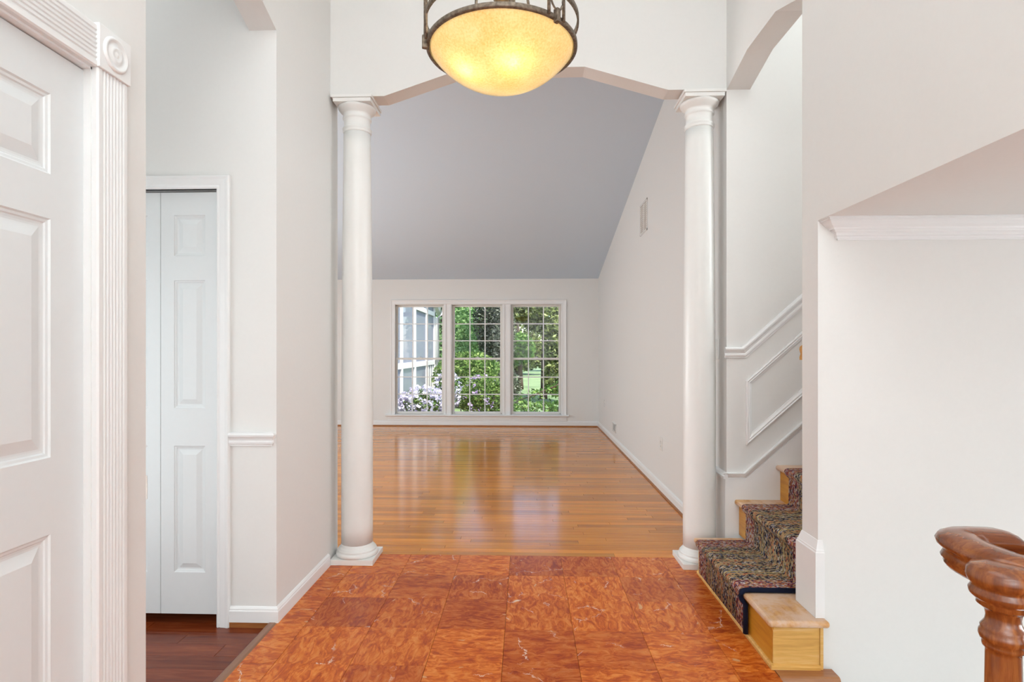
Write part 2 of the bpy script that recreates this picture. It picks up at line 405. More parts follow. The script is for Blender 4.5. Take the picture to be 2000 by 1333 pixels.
    def build(s, name, m, parent=None, tone=None, origin=None, bevel=0, recalc=True):
        if origin is not None:
            s.v = [(p[0]-origin[0], p[1]-origin[1], p[2]-origin[2]) for p in s.v]
        me = s.mesh(name, tone, recalc); me.materials.append(M[m] if isinstance(m, str) else m)
        o = bpy.data.objects.new(name, me); COL.objects.link(o)
        if origin is not None: o.location = origin
        if parent is not None:
            o.parent = parent
            o.location = Vector(o.location)-world_loc(parent)
        if bevel:
            b = o.modifiers.new('bevel', 'BEVEL'); b.width = bevel; b.segments = 2; b.limit_method = 'ANGLE'
        return o
def world_loc(o):
    v = Vector(o.location)
    while o.parent: o = o.parent; v += Vector(o.location)
    return v
def tag(o, label, cat, group=None, kind=None):
    o['label'] = label; o['category'] = cat
    if group: o['group'] = group
    if kind: o['kind'] = kind
    return o
def struct(o): o['kind'] = 'structure'; return o
def thing(name, loc, label, cat, group=None):
    o = bpy.data.objects.new(name, None); o.empty_display_size = .1; o.location = loc; COL.objects.link(o)
    return tag(o, label, cat, group)
def sbox(name, m, *b, **k): return struct(MB().box(*b).build(name, m, **k))

# ------------------------------------------------------------------ key planes
XL, XR, XW = -1.135, 1.143, 1.19           # hall left wall, hall right plane, living room right wall
YF, YH0, YH1, YB = 2.53, 3.24, 3.365, 9.25  # hall end wall, beam faces, back wall
YP0, YP1 = 2.24, 2.365                      # pier
YS = 3.396                                  # marble / oak seam
SOF = 1.746
ZC = 4.2
# ------------------------------------------------------------------ walls
# left wall near the camera, with the door hole Y .66-1.434
b = MB(); DY0, DY1, DZ = .655, 1.434, 1.977
b.box(XL-.125, XL, -2, DY0, -.03, ZC); b.box(XL-.125, XL, DY1, 1.646, -.03, ZC); b.box(XL-.125, XL, DY0, DY1, DZ, ZC)
struct(b.build('wall_left', 'wall'))
sbox('wall_closet', 'dark', XL-.75, XL-.70, .3, 1.546, -.03, 2.4)
sbox('wall_hall_near', 'wall', -3.3, XL-.125, 1.546, 1.646, -.03, 3.4)
sbox('wall_hall_side', 'wall', -3.4, -3.3, 1.546, 2.65, -.03, 3.4)
# arch over the hall opening, in the left wall plane
AZ = [(1.646, 2.70), (1.90, 2.79), (2.276, 2.79), (YF, 2.70)]
b = MB().prism([(1.646, ZC)] + AZ + [(YF, ZC)], 'x', XL-.125, XL)
struct(b.build('wall_arch_left', 'wall'))
# hall end wall (with bifold doorway) and the wall running on to the column
BX0, BX1, BZ = -1.955, -1.408, 1.978
b = MB(); b.box(-3.4, BX0, YF, YF+.12, -.03, 3.4); b.box(BX1, XL, YF, YF+.12, -.03, ZC); b.box(BX0, BX1, YF, YF+.12, BZ, 3.4)
struct(b.build('wall_hall_end', 'wall'))
sbox('wall_left_far', 'wall', XL-.125, XL, YF+.12, YH1, -.03, ZC)
sbox('wall_bifold_closet', 'dark', -2.2, -1.3, 2.95, 3.0, -.03, 2.2)
# beam with arch between the columns
arch = [(-.82, 2.717), (-.375, 2.864), (.34, 2.868), (.815, 2.727)]
poly = [(XL, ZC), (XL, 2.717)] + arch + [(XR, 2.727), (XR, ZC)]
struct(MB().prism(poly, 'y', YH0, YH1).build('wall_header', 'wall'))
# right arch wall above the stair opening
AR = [(YP1, 2.70), (2.449, 2.732), (2.612, 2.790), (2.945, 2.793), (YH0, 2.722)]
struct(MB().prism([(YP1, ZC)] + AR + [(YH0, ZC)], 'x', XR, XR+.132).build('wall_arch_right', 'wall'))
# stair back wall; its end face continues the hall plane past the column
b = MB(); b.box(XR, 4.4, YH0, YH1, -.03, ZC); b.box(XR, XW+.1, YH1, 3.47, -.03, ZC)
struct(b.build('wall_stair', 'wall'))
# near stair wall (pier) down into the stairwell
b = MB(); b.box(XR, 4.4, YP0, YP1, -2.6, ZC)
struct(b.build('wall_pier', 'wall'))
b = MB(); b.box(XR, XR+.125, -2, YP0, SOF, ZC)
struct(b.build('wall_right_upper', 'wall'))
sbox('ceiling_soffit', 'ceil', XR+.125, 4.4, -2, YP0, SOF, SOF+.12)
sbox('ceiling_soffit', 'ceil', XR, XR+.125, -2, YP0, SOF-.0005, SOF)
sbox('wall_far_right', 'wall', 4.4, 4.5, -2, YH1, -2.6, ZC)
sbox('wall_entry', 'wall', -1.3, 4.5, -2.12, -2, -2.6, ZC)
sbox('ceiling_foyer', 'ceil', -1.3, 4.5, -2.12, YH1, ZC, ZC+.1)
sbox('ceiling_hall', 'ceil', -3.4, XL-.125, 1.5, 2.66, 3.4, 3.5)
# living room
b = MB(); b.box(XW, XW+.12, YH1, YB+.15, -.03, 4.2); struct(b.build('wall_right', 'wall'))
sbox('wall_living_left', 'wall', -4.75, -4.65, YH1-.1, YB+.15, -.03, 4.2)
sbox('wall_living_front', 'wall', -4.75, XL-.125, YH1-.12, YH1, -.03, 4.2)
sl = lambda y: 2.425+(YB-y)*.2222
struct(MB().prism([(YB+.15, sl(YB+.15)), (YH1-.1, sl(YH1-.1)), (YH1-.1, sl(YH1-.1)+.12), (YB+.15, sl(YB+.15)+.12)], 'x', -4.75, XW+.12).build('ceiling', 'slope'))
# back wall with the window hole
WX0, WX1, WZ0, WZ1 = -2.175, .585, .19, 2.012
b = MB(); b.box(-4.75, WX0, YB, YB+.14, -.2, 2.6); b.box(WX1, XW+.12, YB, YB+.14, -.2, 2.6)
b.box(WX0, WX1, YB, YB+.14, -.2, WZ0); b.box(WX0, WX1, YB, YB+.14, WZ1, 2.6)
struct(b.build('wall_back', 'wall'))

# ------------------------------------------------------------------ floors
b = MB(); b.box(-1.17, .80, -2, YS, -.10, -.012); b.box(.80, XR, YP0-.08, YS, -.10, -.012); b.box(.80, .962, 2.10, YP0-.08, -.10, -.012); b.box(.80, 4.4, -2, .95, -.10, -.012)
floor = struct(b.build('floor', 'grout'))
b = MB(); b.box(.80, .815, .95, 2.16, -2.6, -.10); b.box(.815, 4.4, .95, .965, -2.6, -.1); b.box(.965, XR, 2.165, 2.18, -2.6, -.03); b.box(.80, .965, 2.085, 2.10, -2.6, -.03); b.box(.80, 4.4, .95, YP0, -2.65, -2.6)
struct(b.build('wall_stairwell', 'wall'))
T = .3006
def tilemesh(w, d):
    return MB().box(-w/2, w/2, -d/2, d/2, -.012, 0, .0005).mesh('tile', 0.5)
full = tilemesh(T-.0013, T-.0013); full.materials.append(M['marble'])
def rects(x0, x1, y0, y1):
    out = []
    for a0, a1, c0, c1 in ((-1.128, .80, -2, YS), (.80, .962, 2.10, YS), (.80, .962, -2, .95), (.962, XR, 3.16, YS), (.962, XR, 2.165, 2.165), (.962, 1.2, -2, .95)):
        r = (max(x0, a0), min(x1, a1), max(y0, c0), min(y1, c1))
        if r[1]-r[0] > .004 and r[3]-r[2] > .004: out.append(r)
    # merge pieces split at x = .80
    if len(out) == 2 and abs(out[0][1]-out[1][0]) < 1e-6 and out[0][2:] == out[1][2:]:
        out = [(out[0][0], out[1][1], out[0][2], out[0][3])]
    return out
for r in range(0, 14):
    for k in range(-4, 4):
        x0 = -.0907+T*k; y1 = YS-T*r
        for (a, c, d, e) in rects(x0, x0+T, y1-T, y1):
            if (c-a) > T-.001 and (e-d) > T-.001: me = full
            else: me = tilemesh(c-a-.0013, e-d-.0013); me.materials.append(M['marble'])
            o = bpy.data.objects.new('tile', me); COL.objects.link(o); o.parent = floor
            o.location = ((a+c)/2, (d+e)/2, random.uniform(-.0004, .0004))
            if me is full: o.rotation_euler[2] = random.choice([0, 1, 2, 3])*math.pi/2
# oak strip floor
oak_floor = sbox('floor', 'dark', -4.7, XW, YS, YB, -.05, -.012)
planks = []
SW = .0572; nrow = int((YB-YS-SW*.0)/SW)+1
for r in range(nrow):
    y0 = YS+r*SW; y1 = min(y0+SW, YB)
    x = -4.66-random.uniform(0, 1.2)
    while x < XW:
        ln = random.uniform(.55, 1.7); a, c = max(x, -4.65), min(x+ln, XW)
        if c-a > .01: planks.append((a, c, y0, y1))
        x += ln
near = [p for p in planks if p[1] > -1.6*p[2]/3.4-.2]; near.sort(key=lambda p: p[2])
solo = set(near[:285]); rest = MB(); rt = []
def plank(mb, p, g=.0005):
    a, c, y0, y1 = p
    mb.box(a+g, c-g, y0+g, y1-g, -.012, 0, .0006)
for p in planks:
    t = random.random()
    if p in solo:
        mb = MB(); plank(mb, p); mb.build('plank', 'oak', oak_floor, t, origin=((p[0]+p[1])/2, (p[2]+p[3])/2, 0))
    else:
        n0 = len(rest.f); plank(rest, p); rt += [t]*(len(rest.f)-n0)
o = rest.build('plank_field', 'oak', oak_floor, rt); o['kind'] = 'stuff'
# dark hall floor
ZH = -.025
hall_floor = sbox('floor', 'dark', -3.3, -1.168, 1.646, YF+.4, -.08, ZH-.012)
HW = .0937; y1 = 2.56; r = 0
while y1 > 1.646:
    y0 = max(y1-HW, 1.646); x = -3.3
    cuts = {0: [-2.3, -1.72], 1: [-2.2, -1.50], 2: [-2.6, -1.285], 3: [-1.9]}.get(r, [random.uniform(-3, -2.4), random.uniform(-2.1, -1.3)])
    xs = [-3.3]+cuts+[-1.168]
    for a, c in zip(xs[:-1], xs[1:]):
        MB().box(a+.0006, c-.0006, y0+.0006, y1-.0006, ZH-.012, ZH, .001).build('plank', 'merbau', hall_floor, random.random(), origin=((a+c)/2, (y0+y1)/2, 0))
    y1 = y0; r += 1
MB().box(-2.0, -1.36, 2.56, YF+.4, ZH-.012, ZH).build('plank', 'merbau', hall_floor, .2)
# transition strip between hall wood and marble
struct(MB().prism([(-1.168, ZH), (-1.168, -.003), (-1.160, .003), (-1.136, .003), (-1.128, -.001), (-1.128, ZH)], 'y', 1.646, YF).build('trim_threshold', 'strip'))
# floor nosing at the edge of the stairwell
struct(MB().prism([(2.222, .002), (2.168, .002), (2.160, -.002), (2.156, -.012), (2.160, -.022), (2.168, -.028), (2.222, -.028)], 'x', .963, 1.186).build('trim_nosing', 'nosing'))

# ------------------------------------------------------------------ mouldings
BASE = [(0, 0), (.014, 0), (.014, .050), (.011, .056), (.011, .060), (.006, .067), (.002, .070), (0, .070)]
def baseboard(name, path, prof=BASE, shoe=None, m='trim'):
    o = struct(MB().sweep(path, prof, (0, 0, 1)).build(name, m))
    if shoe: MB().sweep(path, [(0, 0), (.022, 0), (.022, .006), (.018, .013), (.014, .016), (0, .016)], (0, 0, 1)).build('shoe_moulding', shoe, o)
    return o
# left wall, wrapping the corner into the hall (path order: room side = +a = Z x t)
def prof_flip(p): return [(-a, b) for a, b in p][::-1]
# walking +X along a wall whose room is at -Y: side = Z x X = +Y -> flip
baseboard('baseboard_left', [(-1.349, YF, 0), (XL, YF, 0), (XL, 3.20, 0)], prof_flip(BASE))
struct(MB().box(-1.349, XL-.036, YF-.012, YF, ZH, .003).build('trim_shoe', 'shoe'))
SHOE = [(0, 0), (.024, 0), (.024, .006), (.020, .013), (.014, .017), (0, .017)]
for n_, pth in (('baseboard_back', [(-4.65, YB, 0), (XW, YB, 0)]), ('baseboard_right', [(XW, YB, 0), (XW, 3.47, 0)])):
    baseboard(n_, pth, prof_flip([(a, b*1.28) for a, b in BASE]))
    MB().sweep(pth, prof_flip(SHOE), (0, 0, 1)).build('shoe_moulding', 'shoe', bpy.data.objects[n_])
# chair rail on the hall end wall, mitred return near the corner; profile (a: out of wall, b: up)
CR = [(0, 0), (.008, 0), (.009, .008), (.014, .012), (.015, .020), (.012, .026), (.016, .036), (.023, .044), (.025, .052), (.020, .060), (0, .062)]
struct(MB().sweep([(-1.349, YF, .802), (XL-.027, YF, .802), (XL-.027, YF+.02, .802)], prof_flip(CR), (0, 0, 1)).build('trim_1', 'trim'))
# crown under the soffit
CP = [(0, 0), (.006, 0), (.006, .006), (.011, .006), (.012, .014), (.018, .016), (.019, .026), (.027, .030), (.031, .037), (.037, .037), (.039, .043), (.052, .052), (.062, .062), (.066, .068), (.071, .068), (.071, .0745), (.0765, .0745), (.0765, .078), (0, .078)]
struct(MB().sweep([(1.222, YP0+.03, SOF-.0785), (1.222, YP0, SOF-.0785), (4.4, YP0, SOF-.0785)], prof_flip(CP), (0, 0, 1)).build('trim_crown', 'trim'))
# pier skirting wrapped round its end, standing on the first tread
SK = [(0, 0), (.018, 0), (.018, .252), (.0145, .256), (.0145, .261), (.012, .264), (.0035, .292), (.002, .297), (0, .298)]
struct(MB().sweep([(1.160, YP0, .198), (XR, YP0, .198), (XR, YP1, .198), (1.185, YP1, .198)], [(a, b) for a, b in SK], (0, 0, 1)).build('baseboard_pier', 'trim'))

# ---- stair wall: skirt board, cap, panel frame, chair rail (plane Y = YH0, out = -Y)
SL = .895
b = MB().prism([(XR-.0, .0), (XR, .515), (1.25, .515), (3.3, .515+SL*2.05), (3.3, .0)], 'y', YH0-.012, YH0)
b.box(XR-.012, XR, YH0-.012, 3.46, 0, .515)
struct(b.build('trim_stair_skirt', 'trim'))
CAP = [(0, 0), (0, .022), (-.006, .022), (-.010, .018), (-.016, .017), (-.022, .012), (-.030, .008), (-.034, 0)]
CAPR = [(a+.034, b) for a, b in CAP]
# in-plane sweep along +X with normal -Y: side = n x t = (0,-1,0)x(1,0,0) = (0,0,1) -> a is up
struct(MB().sweep([(XR-.02, YH0, .511), (1.25, YH0, .511), (3.3, YH0, .511+SL*2.05)], CAPR, (0, -1, 0)).build('trim_skirt_cap', 'trim'))
b = MB().prism([(XR-.012, .511), (XR-.024, .513), (XR-.024, .526), (XR-.014, .538), (XR, .546), (XR, .511)], 'y', YH0-.022, 3.46)
struct(b.build('trim_cap_return', 'trim'))
CRU = [(b_, a_) for a_, b_ in CR]   # a up, b out
struct(MB().sweep([(XR-.014, YH0, 1.197), (1.25, YH0, 1.197), (3.3, YH0, 1.197+SL*2.05)], CRU, (0, -1, 0)).build('trim_chair_rail', 'trim'))
PF = [(0, 0), (0, .012), (.006, .016), (.012, .012), (.018, .014), (.026, .008), (.032, .006), (.032, 0)]
pth = [(1.250, YH0, .700), (3.2, YH0, .700+SL*1.95), (3.2, YH0, 1.066+SL*1.95), (1.250, YH0, 1.066)]
struct(MB().sweep(pth, PF, (0, -1, 0), closed=True).build('trim_stair_panel', 'trim'))

# ------------------------------------------------------------------ doors
def panel_mb(c0, c1, z0, z1, P, offs):
    """nested rectangles; P(u,z,d) maps to world; offs = [(inset, depth)]"""
    mb = MB(); prev = None
    for ins, d in offs:
        ring = [P(c0+ins, z0+ins, d), P(c1-ins, z0+ins, d), P(c1-ins, z1-ins, d), P(c0+ins, z1-ins, d)]
        if prev:
            for k in range(4): mb.face([prev[k], prev[(k+1) % 4], ring[(k+1) % 4], ring[k]])
        prev = ring
    mb.face(prev); return mb
OFF = [(0, 0), (.004, -.004), (.010, -.005), (.013, -.008), (.019, -.009), (.024, -.009), (.052, -.001), (.054, -.001)]
def slab(u0, u1, z0, z1, cols, rows, P, th):
    """door leaf: stiles/rails as one mesh with panel openings"""
    mb = MB()
    us = [u0]+[x for c in cols for x in c]+[u1]; zs = [z0]+[x for r in rows for x in r]+[z1]
    for i in range(len(us)-1):
        for j in range(len(zs)-1):
            if i % 2 == 1 and j % 2 == 1: continue
            mb.face([P(us[i], zs[j], 0), P(us[i+1], zs[j], 0), P(us[i+1], zs[j+1], 0), P(us[i], zs[j+1], 0)])
    A = [P(u0, z0, 0), P(u1, z0, 0), P(u1, z1, 0), P(u0, z1, 0)]; B = [P(u0, z0, -th), P(u1, z0, -th), P(u1, z1, -th), P(u0, z1, -th)]
    for k in range(4): mb.face([A[k], A[(k+1) % 4], B[(k+1) % 4], B[k]])
    mb.face(B)
    return mb
# door 1: six panel door in the left wall
PD = lambda u, z, d: (XL-.018+d, u, z)
rows = [(.225, .790), (.976, 1.556), (1.664, 1.860)]; cols = [(.775, 1.010), (1.093, 1.329)]
d1 = struct(slab(DY0+.003, DY1-.004, .0, 1.968, cols, rows, PD, .035).build('door_1', 'door'))
for c in cols:
    for r_ in rows: panel_mb(*c, *r_, PD, OFF).build('panel', 'door', d1)
kn = MB().lathe([(0, 0), (.027, 0), (.027, .006), (.010, .012), (.010, .035), (.024, .045), (.029, .058), (.024, .070), (0, .074)], n=24).build('knob', 'bronze', d1)
kn.rotation_euler = (0, math.pi/2, 0); kn.location = (XL-.018, .735, .92)
# fluted casing: jamb, head, rosette
def flutes(w, n, t=.018, g=.004):
    p = [(0, 0), (0, t-.004), (.004, t)]
    e = .014; step = (w-2*e)/n
    for k in range(n):
        a = e+k*step; p += [(a+step*.12, t), (a+step*.3, t-g), (a+step*.7, t-g), (a+step*.88, t)]
    return p+[(w-.004, t), (w, t-.004), (w, 0)]
CW = .112
# jamb leg: path up +Z, normal +X -> side = X x Z = -Y ; casing extends +Y so mirror
fl = [(-a, b_) for a, b_ in flutes(CW, 7)][::-1]
jl = [MB().sweep([(XL, DY1, .0), (XL, DY1, DZ+.002)], fl, (1, 0, 0)).build('casing', 'trim', d1)]
MB().sweep([(XL, DY0-CW, .0), (XL, DY0-CW, DZ+.002)], fl, (1, 0, 0)).build('casing', 'trim', d1)
# head: along +Y, side = X x Y = +Z
MB().sweep([(XL, DY0, DZ), (XL, DY1-.002, DZ)], flutes(CW, 7), (1, 0, 0)).build('head_casing', 'trim', d1)
MB().box(XL-.06, XL+.002, DY1-.004, DY1+.002, 0, DZ).box(XL-.06, XL+.002, DY0-.003, DY0, 0, DZ).box(XL-.06, XL+.002, DY0, DY1, DZ-.006, DZ+.002).build('jamb', 'trim', d1)
for yy in (DY1, DY0-CW-.004):
    rb = MB().box(XL, XL+.024, yy-.002, yy+CW+.004, DZ+.002, DZ+CW+.006)
    ro = rb.build('rosette', 'trim', d1, bevel=.002)
    q = MB().lathe([(.046, 0), (.046, .001), (.043, .005), (.038, .006), (.034, .002), (.026, .0015), (.020, .005), (.014, .006), (.010, .003), (.006, .005), (0, .006)], n=40, cap=False)
    ring = q.build('bullseye', 'trim', ro); ring.rotation_euler = (0, math.pi/2, 0); ring.location = (XL+.024, yy+CW/2, DZ+.004+CW/2)
# small plate on the end of the near wall
t = thing('cover_plate', (XL-.03, 1.646, .825), 'small white plate on the end of the wall beside the six-panel door', 'plate')
MB().box(XL-.062, XL+.002, 1.646, 1.652, .79, .862).build('plate', 'plate', t, bevel=.002)
for zz in (.80, .852): MB().box(XL-.035, XL-.030, 1.652, 1.6535, zz-.002, zz+.002).build('screw', 'gray_metal', t)
# door 2: bifold in the hall end wall
PB = lambda u, z, d: (u, YF+.012-d, z)
leafs = [(-1.951, -1.684), (-1.6815, -1.412)]
d2 = None
for i, (a, c) in enumerate(leafs):
    m0 = (a+c)/2; cc = [(m0-.073, m0+.073)]; rr = [(.215, .798), (.971, 1.562), (1.674, 1.862)]
    o = slab(a, c, .024, 1.967, cc, rr, PB, .028).build('door_2' if i == 0 else 'leaf', 'door', d2)
    if i == 0: d2 = struct(o)
    for r_ in rr: panel_mb(*cc[0], *r_, PB, [(a_*.8, d_) for a_, d_ in OFF]).build('panel', 'door', o)
MB().box(BX0, BX1, YF+.010, YF+.032, 1.9695, 1.978).build('track', 'gray_metal', d2)
CSG = [(0, 0), (0, .010), (.006, .014), (.014, .011), (.020, .013), (.040, .015), (.050, .018), (.056, .018), (.060, .012), (.060, 0)]
# casing runs up right side, over the head, down left: normal -Y; going up +Z side = (0,-1,0)x(0,0,1) = (-1,0,0): mirror to extend +X
MB().sweep([(BX1, YF, ZH), (BX1, YF, BZ), (BX0, YF, BZ), (BX0, YF, ZH)], [(-a, b_) for a, b_ in CSG][::-1], (0, -1, 0)).build('casing', 'trim', d2)
MB().box(BX1-.004, BX1, YF, YF+.12, ZH, BZ).box(BX0, BX0+.003, YF, YF+.12, ZH, BZ).box(BX0, BX1, YF, YF+.12, BZ, BZ+.003).build('jamb', 'trim', d2)

# ------------------------------------------------------------------ columns
def column(x, label):
    y = 3.322; t = thing('column', (x, y, 0), label, 'column', None)
    c = (x, y, 0)
    MB().box(x-.1245, x+.1245, y-.1175, y+.1175, 0, .031).build('plinth', 'col', t, origin=c, bevel=.002)
    tor = [(.090, .031), (.118, .031), (.122, .038), (.122, .048), (.117, .055), (.111, .056), (.111, .060), (.113, .064), (.111, .069), (.105, .071), (.105, .076), (.100, .078), (.094, .088), (.0915, .10)]
    MB().lathe([(r_, z_) for r_, z_ in tor], (x, y, 0), 64).build('base', 'col', t, origin=c)
    sh = []
    for k in range(25):
        f = k/24; z_ = .10+f*(2.525-.10); r_ = .0915 if f < .3 else .0915-.0135*((f-.3)/.7)**1.5
        sh.append((r_, z_))
    MB().lathe(sh, c, 64).build('shaft', 'col', t, origin=c)
    ast = [(.078, 2.525), (.080, 2.528), (.0835, 2.533), (.080, 2.538), (.0800, 2.541), (.0845, 2.547), (.0845, 2.552), (.079, 2.557), (.076, 2.560), (.076, 2.600), (.080, 2.606), (.083, 2.610), (.083, 2.617), (.080, 2.621), (.080, 2.636), (.083, 2.640), (.094, 2.650), (.104, 2.661), (.109, 2.670), (.110, 2.678)]
    MB().lathe(ast, c, 64).build('capital', 'col', t, origin=c)
    ab = MB().box(x-.110, x+.110, y-.110, y+.110, 2.678, 2.700).box(x-.117, x+.117, y-.117, y+.117, 2.700, 2.7165)
    ab.build('abacus', 'col', t, origin=c, bevel=.0015)
column(-1.002, 'white round column standing against the left wall')
column(1.014, 'white round column standing beside the carpeted stairs')

# ------------------------------------------------------------------ window
win = None
def window_unit(n, gx0, gx1):
    x0, x1 = gx0-.042, gx1+.042; z0, z1 = .196, 2.006
    w = struct(MB().box(x0-.012, x0, YB+.005, YB+.13, z0, z1).box(x1, x1+.012, YB+.005, YB+.13, z0, z1).box(x0, x1, YB+.005, YB+.13, z1-.004, z1+.006).box(x0, x1, YB+.005, YB+.13, z0-.008, z0+.003).build('window_%d' % n, 'sash'))
    for nm, za, zb, yy, bot, top in (('upper_sash', 1.098, 2.002, YB+.085, .030, .030), ('lower_sash', .199, 1.128, YB+.045, .036, .034)):
        s = MB(); st = .038
        s.box(x0, x0+st, yy, yy+.032, za, zb).box(x1-st, x1, yy, yy+.032, za, zb).box(x0+st, x1-st, yy, yy+.032, za, za+bot).box(x0+st, x1-st, yy, yy+.032, zb-top, zb)
        so = s.build(nm, 'sash', w, bevel=.003)
        ga, gb, gz0, gz1 = x0+st, x1-st, za+bot, zb-top
        for k in (1, 2):
            xm = ga+(gb-ga)*k/3; MB().box(xm-.008, xm+.008, yy+.006, yy+.026, gz0, gz1).build('muntin', 'trim', so)
            zm = gz0+(gz1-gz0)*k/3
            for q in range(3):
                xa = ga+(gb-ga)*q/3+(.008 if q else 0); xb = ga+(gb-ga)*(q+1)/3-(.008 if q < 2 else 0)
                MB().box(xa, xb, yy+.007, yy+.025, zm-.008, zm+.008).build('muntin', 'trim', so)
        for i in range(3):
            for j in range(3):
                xa, xb = ga+(gb-ga)*i/3, ga+(gb-ga)*(i+1)/3; zb_, zt = gz0+(gz1-gz0)*j/3, gz0+(gz1-gz0)*(j+1)/3
                mb = MB(); mb.face([(xa, yy+.016, zb_), (xb, yy+.016, zb_), (xb, yy+.016, zt), (xa, yy+.016, zt)])
                mb.build('pane', 'glass', so)
    lk = MB().box((x0+x1)/2-.03, (x0+x1)/2+.03, YB+.05, YB+.075, 1.128, 1.138).box((x0+x1)/2-.006, (x0+x1)/2+.02, YB+.045, YB+.06, 1.138, 1.146)
    lk.build('sash_lock', 'gray_metal', w)
    return w
G = [(-2.122, -1.392), (-1.172, -.424), (-.196, .542)]
W3 = [window_unit(i+1, *g) for i, g in enumerate(G)]
tl = MB()
for i in (1, 2): tl.box(G[i][1]+.015, G[i][1]+.037, YB+.028, YB+.045, .20, .212)
tl.build('tilt_latch', 'gray_metal', W3[1])
# casing round the group, mullion casings, stool, apron
WC = [(0, 0), (0, .012), (.008, .016), (.016, .012), (.050, .014), (.060, .020), (.072, .022), (.078, .016), (.078, 0)]
wx0, wx1 = WX0+.020, WX1+.008
trw = struct(MB().sweep([(wx1, YB, .19), (wx1, YB, 2.008), (wx0, YB, 2.008), (wx0, YB, .19)], [(-a, b_) for a, b_ in WC][::-1], (0, -1, 0)).build('trim_window', 'trim'))
for k in (0, 1):
    xa, xb = G[k][1]+.050, G[k+1][0]-.050
    MB().box(xa-.004, xb+.004, YB-.002, YB+.13, .19, 2.010).box(xa+.006, xa+.03, YB-.013, YB-.002, .19, 2.008).box(xb-.03, xb-.006, YB-.013, YB-.002, .19, 2.008).build('mullion', 'trim', trw)
MB().prism([(YB+.06, .168), (YB-.060, .168), (YB-.066, .174), (YB-.066, .184), (YB-.060, .190), (YB+.06, .190)], 'x', -2.315, .705).build('stool', 'trim', trw)
MB().prism([(YB, .090), (YB-.012, .090), (YB-.014, .100), (YB-.010, .112), (YB-.014, .120), (YB-.014, .155), (YB-.020, .168), (YB, .168)], 'x', -2.275, .672).build('apron', 'trim', trw)

# ------------------------------------------------------------------ wall fittings in the living room (on X = XW, facing -X)
def vent(y0, y1, z0, z1, label, ncol, nl, x=XW):
    t = thing('wall_vent', (x, (y0+y1)/2, z0), label, 'vent')
    f = MB().box(x-.008, x, y0, y1, z0, z0+.018).box(x-.008, x, y0, y1, z1-.018, z1).box(x-.008, x, y0, y0+.018, z0, z1).box(x-.008, x, y1-.018, y1, z0, z1)
    w = (y1-y0-.036)
    for k in range(1, ncol): yy = y0+.018+w*k/ncol; f.box(x-.008, x, yy-.007, yy+.007, z0, z1)
    f.build('frame', 'plate', t, origin=(x, (y0+y1)/2, z0), bevel=.002)
    MB().box(x-.002, x, y0+.01, y1-.01, z0+.01, z1-.01).build('backing', 'vent_dark', t, origin=(x, (y0+y1)/2, z0))
    for k in range(nl):
        zz = z0+.022+(z1-z0-.04)*k/nl
        MB().prism([(x-.002, zz), (x-.007, zz+.004), (x-.006, zz+.006), (x-.002, zz+.003)], 'y', y0+.016, y1-.016).build('louver', 'plate', t, origin=(x, (y0+y1)/2, z0))
    return t
vent(5.53, 5.87, 2.42, 2.735, 'white return air grille high on the right living room wall', 2, 14)
vent(7.42, 7.70, .155, .275, 'white floor-level register low on the right living room wall', 1, 6)
def plate(y, z0, z1, w, label, kind, x):
    t = thing(kind, (x, y, z0), label, 'outlet' if 'outlet' in kind else 'switch'); c = (x, y, z0)
    MB().box(x-.006, x, y-w/2, y+w/2, z0, z1).build('cover_plate', 'plate', t, origin=c, bevel=.002)
    zm = (z0+z1)/2
    if kind == 'wall_outlet':
        for s in (-1, 1): 
            r_ = MB().box(x-.0085, x-.006, y-.016, y+.016, zm+s*.021-.013, zm+s*.021+.013).build('receptacle', 'plate', t, origin=c, bevel=.001)
            for q in (-1, 1): MB().box(x-.0088, x-.0084, y+q*.006-.001, y+q*.006+.001, zm+s*.021-.005, zm+s*.021+.005).build('slot', 'dark', r_, origin=c)
    else:
        MB().prism([(x-.006, zm-.010), (x-.020, zm-.016), (x-.020, zm-.010), (x-.006, zm+.010)], 'y', y-.005, y+.005).build('toggle', 'plate', t, origin=c)
        MB().box(x-.0075, x-.006, y-.008, y+.008, zm-.014, zm+.014).build('surround', 'plate', t, origin=c)
plate(4.967, .366, .482, .072, 'white duplex outlet on the right living room wall nearest the column', 'wall_outlet', XW)
plate(8.50, .400, .505, .070, 'white outlet on the right living room wall near the back window', 'wall_outlet', XW)
plate(3.40, 1.186, 1.306, .074, 'white toggle light switch on the wall behind the right column', 'light_switch', XR)

# ------------------------------------------------------------------ staircase
st = thing('staircase', (.95, 2.7, 0), 'honey oak staircase with box-shaped starting step rising to the right', 'staircase')
so_ = (.95, 2.7, 0); R_, NX = .197, [.935, 1.183, 1.413, 1.643, 1.873, 2.103, 2.333, 2.563, 2.793]
def nose(x0, x1, z, y0, y1, mb, ret=False):
    mb.prism([(x1, z-.026), (x0+.008, z-.026), (x0+.002, z-.021), (x0, z-.013), (x0+.002, z-.005), (x0+.008, z), (x1, z)], 'y', y0, y1)
